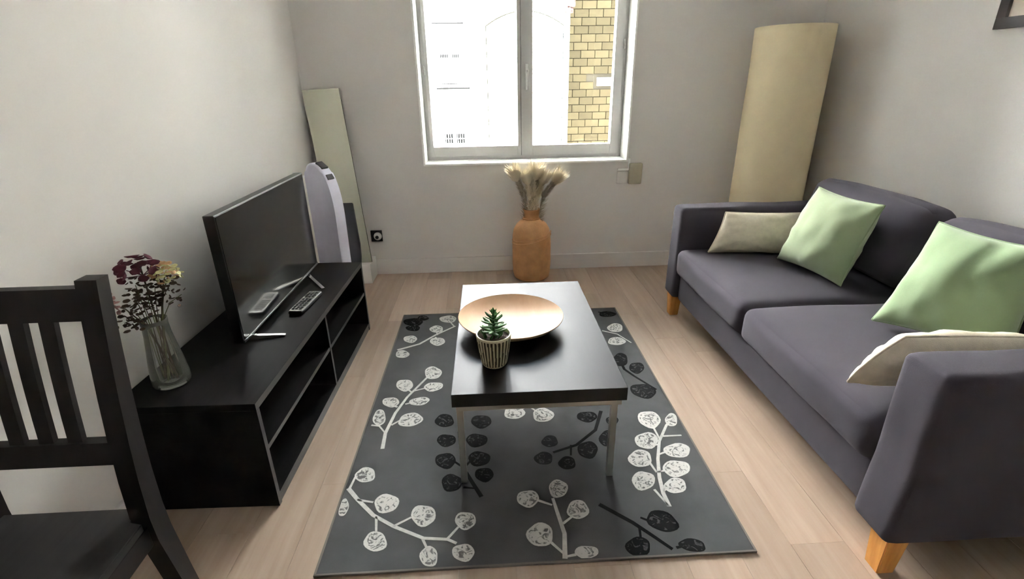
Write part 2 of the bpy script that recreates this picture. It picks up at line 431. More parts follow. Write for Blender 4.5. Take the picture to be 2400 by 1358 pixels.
# ================================================================== window
win = sroot('window_1', (.288, 3.82, WZ0))
def frame_ring(bm, x0, x1, z0, z1, wd, y0, y1, bev=.004, wb=None):
    wb = wb or wd
    box(bm, x0, x0+wd, y0, y1, z0, z1, bev=bev); box(bm, x1-wd, x1, y0, y1, z0, z1, bev=bev)
    box(bm, x0+wd, x1-wd, y0, y1, z0, z0+wb, bev=bev); box(bm, x0+wd, x1-wd, y0, y1, z1-wd, z1, bev=bev)
# bright painted lining of the reveal, standing a little proud of the wall
bm = B()
t_ = .014
box(bm, WX0, WX0+t_, Y1-.008, 3.925, WZ0, WZ1, bev=.003); box(bm, WX1-t_, WX1, Y1-.008, 3.925, WZ0, WZ1, bev=.003)
box(bm, WX0+t_, WX1-t_, Y1-.012, 3.925, WZ0, WZ0+t_, bev=.003); box(bm, WX0+t_, WX1-t_, Y1-.008, 3.925, WZ1-t_, WZ1, bev=.003)
objw('reveal_lining', bm, M['reveal'], win)
bm = B(); box(bm, .955, 1.045, Y1-.014, Y1-.0008, .752, .766, bev=.002); box(bm, 1.031, 1.045, Y1-.014, Y1-.0008, .766, .835, bev=.002)
objw('lining_return', bm, M['reveal'], win)
bm = B(); frame_ring(bm, WX0+t_, WX1-t_, WZ0+t_, WZ1-t_, .035, 3.90, 3.97)
objw('frame', bm, M['upvc'], win)
for (a, b, ga, gb) in ((-.416, .2605, -.390, .235), (.2635, .992, .347, .929)):
    bm = B()
    z0, z1 = .852, 2.385; g0, g1 = .924, 2.315
    y0, y1 = 3.885, 3.95
    box(bm, a, ga, y0, y1, z0, z1, bev=.004); box(bm, gb, b, y0, y1, z0, z1, bev=.004)
    box(bm, ga, gb, y0, y1, z0, g0, bev=.004); box(bm, ga, gb, y0, y1, g1, z1, bev=.004)
    # glazing bead
    s = objw('sash', bm, M['upvc'], win)
    bm = B(); box(bm, ga-.004, gb+.004, 3.918, 3.924, g0-.004, g1+.004); objw('pane', bm, M['pane'], win, parent=s)
bm = B(); box(bm, .2607, .2633, 3.89, 3.91, .852, 2.385); objw('sash_gasket', bm, M['gasket'], win)
bm = B(); rbox(bm, .013, .006, .035, .005, 6, mx=Matrix.Translation((.305, 3.879, 1.45)))
rbox(bm, .010, .010, .062, .009, 8, mx=Matrix.Translation((.305, 3.864, 1.37)))
tube(bm, [(.305, 3.885, 1.43), (.305, 3.862, 1.43)], .009, 10)
objw('handle', bm, M['upvc'], win, True)
for (x, z) in ((.992, 1.60), (-.416, 1.45)):
    bm = B(); tube(bm, [(x, 3.877, z-.03), (x, 3.877, z+.03)], .007, 8); tube(bm, [(x, 3.877, z-.006), (x, 3.877, z+.006)], .009, 8)
    objw('hinge', bm, M['upvc'], win, True)

# ================================================================== street outside
bm = B(); box(bm, -34, 34, 4.2, 16, -3.3, -3.2); struct('ground_street', bm, M['street'])
FY = 9.0
bl = thing('building', 'white rendered building across the street seen through the window', 'building', (-2, FY, -3.2))
bm = B(); box(bm, -30, 1.36, FY, FY+3, -3.2, 5.2); objw('wall', bm, M['facade'], bl)
# tall round-headed panel: a slightly proud slab with a dark joint round it
def arch(x0, x1, zspring, crown, n=14):
    cx = (x0+x1)/2; pts = []
    for i in range(n+1):
        x = x1+(x0-x1)*i/n
        pts.append((x, zspring+(crown-zspring)*(1-((x-cx)/((x1-x0)/2))**2)))
    return pts
bm = B(); prism(bm, [(.045, -3.2), (1.30, -3.2)] + arch(.045, 1.30, 2.20, 2.41), 1, FY-.02, FY-.001); objw('arch_surround', bm, M['archline'], bl)
bm = B(); prism(bm, [(.062, -3.2), (1.283, -3.2)] + arch(.062, 1.283, 2.185, 2.39), 1, FY-.05, FY-.0205); objw('arch_panel', bm, M['facade2'], bl)
for x in (-.70, -.50):
    bm = B(); box(bm, x, x+.135, FY-.03, FY-.001, .415, .57)
    wf = objw('window', bm, M['extgrey'], bl)
    bm = B()
    for i in range(3): box(bm, x+.02+i*.04, x+.028+i*.04, FY-.04, FY-.0305, .42, .565)
    box(bm, x, x+.135, FY-.043, FY-.0405, .485, .495)
    objw('window_bars', bm, M['street'], bl, parent=wf)
bm = B(); box(bm, -.78, -.24, FY-.14, FY-.001, 1.275, 1.30); box(bm, -.78, -.24, FY-.14, FY-.125, 1.35, 1.365)
for i in range(28): box(bm, -.775+i*.0193, -.768+i*.0193, FY-.137, FY-.128, 1.30, 1.35)
objw('balcony_rail', bm, M['extgrey'], bl)
for (x0, x1) in ((-.70, -.54), (-.50, -.38)):
    bm = B()
    for i in range(int((x1-x0)/.028)): box(bm, x0+i*.028, x0+.017+i*.028, FY-.02, FY-.001, 1.745, 1.80)
    box(bm, x0, x1, FY-.024, FY-.018, 1.767, 1.774)
    objw('vent_grille', bm, M['extgrey'], bl)
bm = B(); box(bm, -.80, -.30, FY-.03, FY-.001, 2.235, 2.25); objw('string_course', bm, M['extgrey'], bl)
BY = FY+.75
sb = thing('stone_building', 'ochre stone building beside the white one across the street', 'building', (3, BY, -3.2))
bm = B(); box(bm, 1.362, 2.755, BY-.02, BY+2, -3.2, 5.6); objw('wall', bm, M['mortar'], sb)
bm = B(); tube(bm, [(1.382, FY+.02, -3.199), (1.382, FY+.02, 5.2)], .02, 10); objw('downpipe', bm, M['facade2'], bl, True)
rr = random.Random(5); z = .2; row = 0; shared = {}
while z < 3.2:
    h = .128; x = 1.46 - (.13 if row % 2 else 0)
    while x < 2.45:
        wd = .25
        a, b = max(x, 1.40), min(x+wd, 2.75)
        if not (a < 2.6 and b > 2.0 and 1.27 < z+h and z < 1.43) and b-a > .03:
            key = round(b-a, 3)
            d = rr.uniform(0, .012)
            if key not in shared:
                t = B(); box(t, .004, b-a-.004, -.05, 0, .004, h-.004, bev=.008); o = objw('stone', t, M['stone'], sb); shared[key] = o.data
            else:
                o = bpy.data.objects.new('stone', shared[key]); C.objects.link(o); o.parent = sb
            o.data.transform(Matrix.Identity(4))
            if key in shared and o.data.get('base') is None:
                o.data['base'] = 1
                inv = Matrix.Translation(sb.location); o.data.transform(inv)
            o.location = Vector((a, BY-.02+d, z)) - sb.location
        x += wd
    z += h; row += 1
bm = B(); box(bm, 2.02, 2.6, BY-.12, BY-.021, 1.28, 1.42, bev=.01); objw('window_sill', bm, M['facade'], sb)
bm = B()
for (x, z, r) in ((1.34, 2.50, .07), (1.30, 2.42, .05), (1.40, 2.56, .07), (1.36, 2.40, .04), (1.42, 2.48, .05)):
    rbox(bm, r, .05, r*.8, r*.5, 5, mx=Matrix.Translation((x, FY-.05, z)))
box(bm, 1.30, 1.44, FY-.06, FY-.002, 2.36, 2.44, bev=.02)
objw('corbel', bm, M['pinkstone'], bl, True, label='pinkish carved corbel at the top of the downpipe')

nb = thing('building', 'unseen grey rendered building added at the right to steer window light, past the ochre stone one across the street', 'building', (8, FY, -3.2))  # added out of view; its tone and height set the left wall's light
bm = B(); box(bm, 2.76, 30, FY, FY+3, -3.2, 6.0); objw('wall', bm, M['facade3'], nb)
bm = B(); box(bm, 2.74, 30, FY-.12, FY-.001, 5.85, 6.05); objw('cornice', bm, M['facade2'], nb)

# ================================================================== rug
RX0, RX1, RY0, RY1 = -.552, .787, 1.100, 2.918
rug = thing('area_rug', 'dark grey rectangular rug with white and black leaf sprigs, under the coffee table', 'rug', ((RX0+RX1)/2, (RY0+RY1)/2, 0), RAD(-.35))
bm = B(); box(bm, RX0, RX1, RY0, RY1, .0008, .0085, bev=.003); objw('pile', bm, M['rug'], rug)
bm = B()
for (a, b, c, d) in ((RX0-.007, RX1+.007, RY0-.007, RY0), (RX0-.007, RX1+.007, RY1, RY1+.007), (RX0-.007, RX0, RY0, RY1), (RX1, RX1+.007, RY0, RY1)):
    box(bm, a, b, c, d, .0008, .0095, bev=.0025)
objw('binding', bm, M['rugedge'], rug)
SPRIGS=[
('w',[[[-0.457,1.652],[-0.463,1.75],[-0.444,1.887],[-0.408,2.008],[-0.332,2.175]],[[-0.533,1.808],[-0.497,1.799],[-0.465,1.752]],[[-0.447,1.802],[-0.414,1.834]],[[-0.442,1.932],[-0.472,1.949]],[[-0.409,1.952],[-0.374,1.965]],[[-0.386,2.056],[-0.331,2.077]],[[-0.394,2.048],[-0.423,2.084]]],[[-0.308,2.215,0.043,-0.003,0.006,-0.06],[-0.435,2.111,0.041,-0.003,0.008,-0.052],[-0.294,2.087,0.045,0.008,0.007,-0.038],[-0.478,1.973,0.039,-0.003,0.007,-0.039],[-0.347,1.971,0.046,0.008,0.006,-0.031],[-0.509,1.86,0.029,-0.014,0.002,-0.057],[-0.37,1.835,0.051,0.012,0.011,-0.047]]),
('w',[[[-0.541,1.444],[-0.496,1.389],[-0.425,1.313],[-0.349,1.262],[-0.244,1.208],[-0.167,1.199],[-0.137,1.182]],[[-0.536,1.444],[-0.529,1.499]],[[-0.496,1.387],[-0.437,1.371]],[[-0.414,1.308],[-0.402,1.245]],[[-0.349,1.262],[-0.295,1.296]],[[-0.247,1.206],[-0.229,1.169]],[[-0.167,1.201],[-0.134,1.246]]],[[-0.494,1.509,0.036,0.007,0.013,-0.039],[-0.535,1.355,0.017,-0.006,0.002,-0.039],[-0.39,1.364,0.041,0.007,0.013,-0.043],[-0.397,1.206,0.037,-0.002,0.008,-0.039],[-0.255,1.302,0.042,-0.003,0.005,-0.046],[-0.22,1.14,0.028,-0.002,0.004,-0.037],[-0.112,1.271,0.035,-0.002,0.002,-0.037],[-0.114,1.147,0.035,-0.002,0.002,-0.032]]),
('w',[[[-0.526,2.466],[-0.413,2.526],[-0.332,2.629],[-0.222,2.737]],[[-0.228,2.73],[-0.27,2.824]],[[-0.321,2.628],[-0.331,2.68]],[[-0.33,2.603],[-0.316,2.566]]],[[-0.492,2.419,0.037,-0.003,0.006,-0.042],[-0.472,2.59,0.039,-0.003,0.006,-0.044],[-0.333,2.706,0.04,-0.003,0.004,-0.047],[-0.314,2.549,0.043,-0.004,0.004,-0.048],[-0.273,2.839,0.052,-0.004,0.003,-0.051]]),
('b',[[[-0.525,2.846],[-0.447,2.811]]],[[-0.484,2.814,0.06,-0.005,0.008,-0.056],[-0.431,2.866,0.035,-0.002,0.004,-0.037],[-0.475,2.731,0.043,-0.004,0.005,-0.04]]),
('w',[[[0.198,1.105],[0.21,1.197],[0.198,1.289],[0.191,1.348]],[[0.139,1.342],[0.185,1.318]],[[0.211,1.237],[0.246,1.264]],[[0.163,1.166],[0.2,1.119]],[[0.234,1.117],[0.205,1.112]]],[[0.104,1.353,0.039,-0.002,-0.003,-0.039],[0.216,1.393,0.034,-0.002,-0.006,-0.043],[0.27,1.293,0.037,-0.003,-0.007,-0.041],[0.131,1.199,0.043,-0.003,-0.005,-0.046],[0.268,1.124,0.037,-0.002,-0.004,-0.023]]),
('w',[[[0.584,1.285],[0.583,1.345],[0.594,1.422],[0.619,1.517],[0.658,1.62],[0.72,1.718],[0.742,1.744]],[[0.661,1.723],[0.664,1.631]],[[0.626,1.597],[0.65,1.602]],[[0.583,1.497],[0.592,1.448]],[[0.557,1.365],[0.582,1.29]],[[0.672,1.65],[0.76,1.65]],[[0.67,1.559],[0.633,1.544]],[[0.624,1.456],[0.597,1.448]],[[0.607,1.372],[0.586,1.354]]],[[0.661,1.764,0.042,-0.024,-0.025,-0.054],[0.754,1.754,0.026,-0.001,-0.015,-0.045],[0.609,1.629,0.047,-0.003,-0.015,-0.05],[0.553,1.527,0.045,-0.003,-0.013,-0.048],[0.531,1.411,0.042,-0.003,-0.014,-0.046],[0.711,1.562,0.052,-0.004,-0.014,-0.041],[0.672,1.464,0.051,-0.004,-0.015,-0.043],[0.638,1.379,0.04,-0.002,-0.013,-0.037]]),
('w',[[[0.64,2.606],[0.717,2.556],[0.769,2.448]]],[[0.725,2.638,0.045,-0.004,-0.014,-0.056],[0.693,2.473,0.049,-0.004,-0.011,-0.046]]),
('w',[[[0.084,1.854],[0.15,1.895]],[[0.209,1.824],[0.15,1.895]]],[[0.084,1.854,0.046,-0.003,-0.003,-0.047],[0.209,1.828,0.046,-0.004,-0.005,-0.05]]),
('b',[[[-0.059,1.372],[-0.09,1.437],[-0.124,1.512],[-0.139,1.575],[-0.156,1.737]],[[-0.173,1.567],[-0.128,1.522]],[[-0.124,1.421],[-0.083,1.413]],[[-0.1,1.562],[-0.124,1.522]]],[[-0.221,1.818,0.041,-0.002,0.004,-0.046],[-0.204,1.686,0.039,-0.002,0.003,-0.039],[-0.199,1.566,0.04,-0.003,0.003,-0.044],[-0.168,1.447,0.038,-0.003,0.002,-0.044],[-0.062,1.8,0.044,-0.003,0.001,-0.046],[-0.08,1.678,0.044,-0.003,0.0,-0.042],[-0.069,1.568,0.043,-0.003,0.0,-0.042],[-0.049,1.48,0.035,-0.003,0.0,-0.037]]),
('b',[[[0.467,1.837],[0.416,1.709],[0.321,1.621],[0.222,1.583]],[[0.299,1.622],[0.289,1.562]]],[[0.398,1.801,0.044,-0.004,-0.007,-0.037],[0.453,1.652,0.033,-0.002,-0.012,-0.05],[0.361,1.59,0.04,-0.003,-0.009,-0.05],[0.268,1.521,0.033,-0.002,-0.005,-0.036],[0.181,1.553,0.036,-0.002,-0.004,-0.036],[0.217,1.651,0.033,-0.002,-0.005,-0.036],[0.501,1.767,0.027,-0.002,-0.007,-0.03]]),
('b',[[[0.347,1.31],[0.44,1.227],[0.489,1.172],[0.536,1.117]],[[0.458,1.209],[0.45,1.166]],[[0.55,1.122],[0.57,1.125]],[[0.5,1.227],[0.472,1.245]]],[[0.54,1.226,0.044,-0.026,-0.023,-0.037],[0.433,1.134,0.039,-0.003,-0.01,-0.035],[0.603,1.128,0.039,-0.01,-0.011,-0.023]]),
('b',[[[0.658,2.296],[0.659,2.175],[0.691,2.107],[0.762,1.984]]],[[0.663,2.271,0.039,-0.003,-0.017,-0.067],[0.725,2.184,0.038,-0.003,-0.015,-0.053],[0.698,1.978,0.055,-0.023,-0.022,-0.056]]),
('b',[[[0.671,2.863],[0.752,2.826]]],[[0.721,2.829,0.052,-0.005,-0.01,-0.041]])]

def clampp(x, y): return max(RX0+.003, min(RX1-.003, x)), max(RY0+.003, min(RY1-.003, y))
rs_ = random.Random(3)
for kind, stems, leaves in SPRIGS:
    bm = B(); zt = .0094
    for s in stems:
        # flat ribbon, tapering to its tip
        P_ = [Vector((*p, zt)) for p in s]; L_ = []; R_ = []
        for i, p in enumerate(P_):
            d = (P_[min(i+1, len(P_)-1)] - P_[max(i-1, 0)]).normalized(); nrm = Vector((-d.y, d.x, 0))
            wd = (.0078 if len(P_) > 3 else .0046)*(1-.45*i/len(P_))
            L_.append(Vector((*clampp(*(p+nrm*wd)[:2]), zt))); R_.append(Vector((*clampp(*(p-nrm*wd)[:2]), zt)))
        for i in range(len(P_)-1):
            q = [L_[i], R_[i], R_[i+1], L_[i+1]]
            add(bm, q + [Vector((v.x, v.y, .0080)) for v in q], [(0, 1, 2, 3), (0, 3, 7, 4), (1, 5, 6, 2), (0, 4, 5, 1), (3, 2, 6, 7)])
    obj_st = bm
    spr = objw('white_sprig' if kind == 'w' else 'black_sprig', obj_st, M['pwhite' if kind == 'w' else 'pblack'], rug)
    for (cx, cy, ux, uy, vx, vy) in leaves:
        bm = B(); n = 22; ro = []; ri = []; lo = []
        ph = rs_.uniform(0, 6)
        for k in range(n):
            a = 2*PI*k/n; wob = 1+.05*math.sin(3*a+ph)+.03*math.sin(5*a+2*ph)
            c_, s_ = math.cos(a)*wob, math.sin(a)*wob
            for lst, sc_, zz in ((ro, 1, .0090), (ri, .84, .0092), (lo, 1, .0080)):
                x, y = clampp(cx+(ux*c_+vx*s_)*sc_, cy+(uy*c_+vy*s_)*sc_)
                lst.append(bm.verts.new((x, y, zz)))
        for k in range(n):
            j = (k+1) % n
            for a_, b_ in ((lo, ro), (ro, ri)):
                try: bm.faces.new((a_[k], a_[j], b_[j], b_[k]))
                except ValueError: pass
        f = bm.faces.new(ri); f.material_index = 1
        objw('leaf_print', bm, [M['pwhite'], M['pwhite2']] if kind == 'w' else [M['pblack'], M['pblack2']], rug, parent=spr)

# ================================================================== coffee table
tb = thing('coffee_table', 'low coffee table with glossy black-brown top on thin grey metal legs, on the rug', 'coffee table', (.146, 1.85, .0085))
TX0, TX1, TY0, TY1 = -.140, .432, 1.368, 2.318
bm = B(); box(bm, TX0, TX1, TY0, TY1, .392, .440, bev=.0015); objw('tabletop', bm, M['tabletop'], tb)
bm = B()
for (a, b, c, d) in ((TX0+.012, TX1-.012, TY0+.014, TY0+.034), (TX0+.012, TX1-.012, TY1-.034, TY1-.014), (TX0+.012, TX0+.030, TY0+.034, TY1-.034), (TX1-.030, TX1-.012, TY0+.034, TY1-.034)):
    box(bm, a, b, c, d, .366, .3915, bev=.001)
objw('apron_frame', bm, M['steel'], tb)
for x in (TX0+.008, TX1-.030):
    for y in (1.44, TY1-.06):
        bm = B(); box(bm, x, x+.022, y, y+.022, .0105, .3655, bev=.001); objw('leg', bm, M['steel'], tb)

# wooden dish
bowl = thing('wooden_bowl', 'wide shallow pale wooden bowl on the coffee table', 'bowl', (.075, 1.83, .4405))
bm = B()
prof = [(.0, .018), (.06, .0185), (.11, .0225), (.15, .0310), (.185, .0445), (.2065, .0580), (.2095, .0600), (.2105, .0590), (.2100, .0560), (.19, .038), (.155, .0185), (.11, .007), (.085, .004), (.08, 0), (.0, 0)]
lathe(bm, prof, n=72, closed=False); bmesh.ops.remove_doubles(bm, verts=bm.verts[:], dist=1e-5)
obj('dish', bm, M['bowl'], bowl, 40)

# potted succulent
pot = thing('potted_succulent', 'small green succulent in a cream and brown ribbed pot on the coffee table', 'plant', (.003, 1.553, .4405))
bm = B(); nn = 216
rng = random.Random(2); phs = [rng.uniform(0, 6) for _ in range(4)]
def sfun(a, z): return math.sin(27*a+.9*math.sin(3*a+phs[0])+.5*math.sin(z*34+2*a))
def prad(a, z): return 1 + .018*math.tanh(4*sfun(a, z))
lathe(bm, [(.038, 0), (.041, .003), (.0415, .008)], n=nn, closed=False)
bm2 = bm
for z0, z1 in zip([.008, .012, .02, .035, .05, .065, .08, .095, .106], [.012, .02, .035, .05, .065, .08, .095, .106, .110]):
    rz_ = lambda z: .0415 + .018*min(1, (z/.11))**.75
    for k in range(nn):
        a0, a1 = 2*PI*k/nn, 2*PI*(k+1)/nn
        vs = []
        for (a, z) in ((a0, z0), (a1, z0), (a1, z1), (a0, z1)):
            r = rz_(z)*prad(a, z); vs.append(bm.verts.new((r*math.cos(a), r*math.sin(a), z)))
        am = (a0+a1)/2; zm = (z0+z1)/2
        f = bm.faces.new(vs); f.material_index = 0 if sfun(am, zm) > .05 else 1
lathe(bm, [(.0592, .110), (.0610, .113), (.0612, .118), (.0595, .1205), (.0560, .1195), (.0545, .100), (.036, .02), (0, .02)], n=nn, closed=False)
bmesh.ops.remove_doubles(bm, verts=bm.verts[:], dist=1e-5)
obj('pot', bm, [M['potlight'], M['potdark']], pot)
bm = B(); lathe(bm, [(0, .112), (.03, .111), (.0545, .106), (.0545, .098)], n=30, closed=False); obj('soil', bm, M['soil'], pot, True)
bm = B(); tube(bm, [(0, 0, .10), (.001, .001, .15), (.000, .002, .195)], [.006, .005, .003], 8); obj('stem', bm, M['leaf'], pot, True)
bm = B()
prof = [(-.0, 0), (.12, .5), (.35, .92), (.6, 1), (.82, .7), (.94, .38), (1, 0)]
rings = []
for (t, w_) in prof:
    ring = []
    for k in range(8):
        a = 2*PI*k/8
        ring.append(bm.verts.new((t*.048, .0085*max(w_, .04)*math.cos(a), .0032*max(w_, .04)*math.sin(a)+.008*t*t)))
    rings.append(ring)
for i in range(len(rings)-1):
    for k in range(8): bm.faces.new((rings[i][k], rings[i][(k+1) % 8], rings[i+1][(k+1) % 8], rings[i+1][k]))
bm.faces.new(rings[0][::-1]); bm.faces.new(rings[-1])
lf = None; k = 0
for lev, (z, ln, el) in enumerate(((.122, 1.0, 8), (.132, 1.02, 10), (.145, .98, 12), (.158, .88, 16), (.171, .78, 22), (.182, .62, 34), (.192, .46, 52))):
    for q in range(5 if lev < 5 else 4):
        a = q*2*PI/(5 if lev < 5 else 4) + lev*.62
        if lf is None: o = obj('leaf', bm, M['leaf'], pot, True); lf = o.data
        else: o = bpy.data.objects.new('leaf', lf); C.objects.link(o); o.parent = pot
        o.location = (.002*math.cos(a), .002*math.sin(a), z + .004*math.sin(7*k)); o.rotation_euler = (0, -RAD(el+6*math.sin(3*k)), a); o.scale = (ln, ln, ln); k += 1
for q in range(14):
    a = q*2.4; r = .012+.03*((q*37) % 14)/14
    o = bpy.data.objects.new('leaf', lf); C.objects.link(o); o.parent = pot
    o.location = (r*math.cos(a), r*math.sin(a), .108); o.rotation_euler = (0, -RAD(38+3*(q % 5)), a+1.1); o.scale = (.5, .8, .8)

# ================================================================== TV unit
UX, UY0 = -.764, 1.386; UL, UD, UH = 1.378, .458, .425
un = thing('tv_unit', 'long low black-brown open TV unit with shelves along the left wall', 'tv stand', (UX, UY0, 0), RAD(-1.2))
def ub(name, x0, x1, y0, y1, z0, z1):
    bm = B(); box(bm, x0, x1, y0, y1, z0, z1, bev=.0012); bmesh.ops.recalc_face_normals(bm, faces=bm.faces[:])
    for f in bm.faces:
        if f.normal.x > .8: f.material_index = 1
    return obj(name, bm, [M['black'], M['blacklit']], un)
ub('top_panel', -UD, 0, 0, UL, UH-.026, UH)
ub('end_panel', -UD, 0, 0, .020, .0005, UH-.0262); ub('end_panel', -UD, 0, UL-.020, UL, .0005, UH-.0262)
ub('divider', -UD+.01, -.002, .703, .721, .0432, UH-.0262)
ub('bottom_panel', -UD+.01, -.002, .0202, UL-.0202, .0235, .043)
ub('plinth', -.022, -.004, .0202, UL-.0202, .0005, .0233)
ub('shelf', -UD+.01, -.004, .0202, .7028, .226, .244); ub('shelf', -UD+.01, -.004, .7212, UL-.0202, .226, .244)
ub('back_panel', -UD+.002, -UD+.0098, .0202, UL-.0202, .0235, UH-.0262)

# ================================================================== television
tv = thing('television', 'flat black television standing on the TV unit', 'tv', (-.955, 2.22, UH))
bm = B(); box(bm, -.992, -.9535, 1.762, 2.682, .450, .948, bev=.004)
rbox(bm, .022, .33, .14, .015, 8, mx=Matrix.Translation((-1.008, 2.22, .62)))
objw('housing', bm, M['tvblack'], tv)
bm = B(); box(bm, -.9533, -.9515, 1.770, 2.674, .462, .941); objw('screen', bm, M['screen'], tv)
bm = B()
box(bm, -.9533, -.9500, 1.763, 2.681, .4505, .4615, bev=.0008)
objw('lower_bezel', bm, M['tvblack'], tv)
bm = B(); box(bm, -.9500, -.9490, 1.775, 2.669, .4575, .4595); objw('trim_strip', bm, M['silver'], tv, label='thin silver line under the screen')
for (a, b, bx_) in (((-.968, 1.842), (-.838, 1.866), (-.968, 1.842)), ((-.968, 2.548), (-.832, 2.360), (-.968, 2.548))):
    bm = B(); d = (Vector(b)-Vector(a)); L_ = d.length; ang = math.atan2(d.y, d.x)
    mx = Matrix.Translation((a[0], a[1], UH)) @ Matrix.Rotation(ang, 4, 'Z')
    prism(bm, [(-.03, .0006), (L_, .0006), (L_, .006), (.03, .017), (.0, .026), (-.03, .026)], 1, -.008, .008)
    bmesh.ops.transform(bm, matrix=mx, verts=bm.verts[:])
    objw('foot', bm, M['silver'], tv, label='silver foot')

# remote control
rc = thing('remote_control', 'silver and black remote control lying in front of the television', 'remote', (-.857, 2.178, UH+.0006), RAD(-5))
bm = B(); rbox(bm, .031, .118, .008, .005, 8, mx=Matrix.Translation((0, 0, .008))); obj('body', bm, M['blackplast'], rc, True)
bm = B(); box(bm, -.028, .028, -.114, .114, .0155, .0185, bev=.0012); obj('face_plate', bm, M['silver'], rc, label='silver face plate')
bi = None
for r in range(9):
    for c in range(3):
        bm = B()
        if bi is None:
            rbox(bm, .0062, .0068, .0016, .0014, 3); o = obj('button', bm, M['btn'], rc); bi = o.data
        else:
            bm.free(); o = bpy.data.objects.new('button', bi); C.objects.link(o); o.parent = rc
        o.location = (-.0165+.0165*c, -.092+.022*r+(.008 if r > 5 else 0), .0198)

# ================================================================== glass vase and dried flowers
VX, VY = -1.100, 1.535
gv = thing('glass_vase', 'clear glass vase of dried flowers on the near end of the TV unit', 'vase', (VX, VY, UH+.0006))
bm = B()
prof = [(0, 0), (.052, 0), (.0605, .004), (.0645, .014), (.0640, .04), (.058, .10), (.050, .16), (.044, .21), (.0425, .245), (.044, .268),
        (.0425, .2685), (.0405, .245), (.0418, .21), (.0475, .16), (.0555, .10), (.0610, .045), (.0600, .024), (.050, .016), (0, .014)]
prof = [(r*.90, z*.90) for r, z in prof]
lathe(bm, prof, n=48, closed=False); bmesh.ops.remove_doubles(bm, verts=bm.verts[:], dist=1e-5)
obj('vessel', bm, M['glassv'], gv, True)
def disc_petal(r, cup=.25, n=13, th=.0012, asp=1.0):
    bm = B(); top = []; 
    c0 = bm.verts.new((0, 0, 0)); c1 = bm.verts.new((0, 0, -th)); r0 = []; r1 = []; m0 = []; m1 = []
    for k in range(n):
        a = 2*PI*k/n; wob = 1+.10*math.sin(2*a+1)+.07*math.sin(5*a+r*900)
        x, y = r*math.cos(a)*wob, r*math.sin(a)*wob*asp
        m0.append(bm.verts.new((x*.55, y*.55, cup*r*.18))); m1.append(bm.verts.new((x*.55, y*.55, cup*r*.18-th)))
        r0.append(bm.verts.new((x, y, cup*r))); r1.append(bm.verts.new((x*.98, y*.98, cup*r-th)))
    for k in range(n):
        j = (k+1) % n
        bm.faces.new((c0, m0[k], m0[j])); bm.faces.new((m0[k], r0[k], r0[j], m0[j])); bm.faces.new((r0[k], r1[k], r1[j], r0[j]))
        bm.faces.new((r1[k], m1[k], m1[j], r1[j])); bm.faces.new((m1[k], c1, m1[j]))
    return bm
fr = random.Random(21)
PM = {}
def petals(root, name, matk, cen, rad, n, pr, asp=.8, flat=.7):
    for i in range(n):
        key = (matk, round(pr, 4), i % 2)
        if key not in PM:
            t = disc_petal(pr*(1 if i % 2 else .8), .3, asp=asp); o = obj(name, t, M[matk], root, True); PM[key] = o.data
        else:
            o = bpy.data.objects.new(name, PM[key]); C.objects.link(o); o.parent = root
        a = i*2.39996; u = math.sqrt((i+.5)/n); el = math.acos(max(-1, 1-1.5*u*u))
        d = Vector((math.sin(el)*math.cos(a), math.sin(el)*math.sin(a), math.cos(el)))
        o.location = Vector(cen) - root.location + Vector((d.x*rad[0], d.y*rad[1], d.z*rad[2]))
        o.rotation_euler = d.lerp(Vector((fr.uniform(-1, 1), fr.uniform(-1, 1), .6)), 1-flat).to_track_quat('Z', 'Y').to_euler()
def stem_path(tip, j):
    a = j*2.4; base = Vector((VX+.020*math.cos(a), VY+.020*math.sin(a), UH+.019+.001*j)); tip = Vector(tip)
    d = Vector((tip.x-VX, tip.y-VY, 0)); 
    nk = Vector((VX, VY, UH+.232)) + (d.normalized()*min(.026, d.length) if d.length > 1e-4 else Vector())
    return [base, base.lerp(nk, .5), nk, nk.lerp(tip, .5)+Vector((0, 0, .02)), tip]
def flower(name, label, tip, j, stem_m, group=None, r=.0022):
    p = stem_path(tip, j)
    root = thing(name, label, 'flower', p[0], 0, group)
    bm = B(); tube(bm, p, [r*1.2, r*1.1, r, r*.9, r*.8], 6); objw('stem', bm, M[stem_m], root, True)
    return root
f = flower('burgundy_flower', 'dried burgundy flower head, the tallest in the glass vase', (-1.085, 1.53, .845), 0, 'stemdark', r=.003)
petals(f, 'petal', 'burg', (-1.088, 1.52, .838), (.052, .05, .045), 22, .0185, .75, .55)
bm = B()
for i in range(8):
    a = i*.785; tube(bm, [(-1.085, 1.53, .82), (-1.085+.045*math.cos(a), 1.53+.04*math.sin(a), .838+.02*math.sin(3*a))], .0015, 5)
objw('flower_stalk', bm, M['burg'], f)
f = flower('pale_flower', 'pale yellow-green dried flower head right of the burgundy one in the vase', (-1.005, 1.53, .825), 1, 'stemgreen')
petals(f, 'petal', 'palepet', (-1.000, 1.52, .822), (.036, .03, .03), 26, .011, .6, .3)
f = flower('peach_flower', 'peach dried flower head between the burgundy and pale green ones in the vase', (-1.04, 1.56, .805), 2, 'stemgreen')
petals(f, 'petal', 'peach', (-1.037, 1.55, .815), (.036, .03, .038), 24, .012, .6, .3)
f = flower('pink_flower', 'dusty pink dried flower hanging out of the vase beside the chair post', (-1.155, 1.45, .76), 3, 'stemdark')
petals(f, 'petal', 'pinkdry', (-1.158, 1.435, .752), (.030, .035, .045), 30, .0105, .7, .3)
petals(f, 'dark_petal', 'burg', (-1.163, 1.42, .795), (.010, .012, .008), 4, .0125, .8, .6)
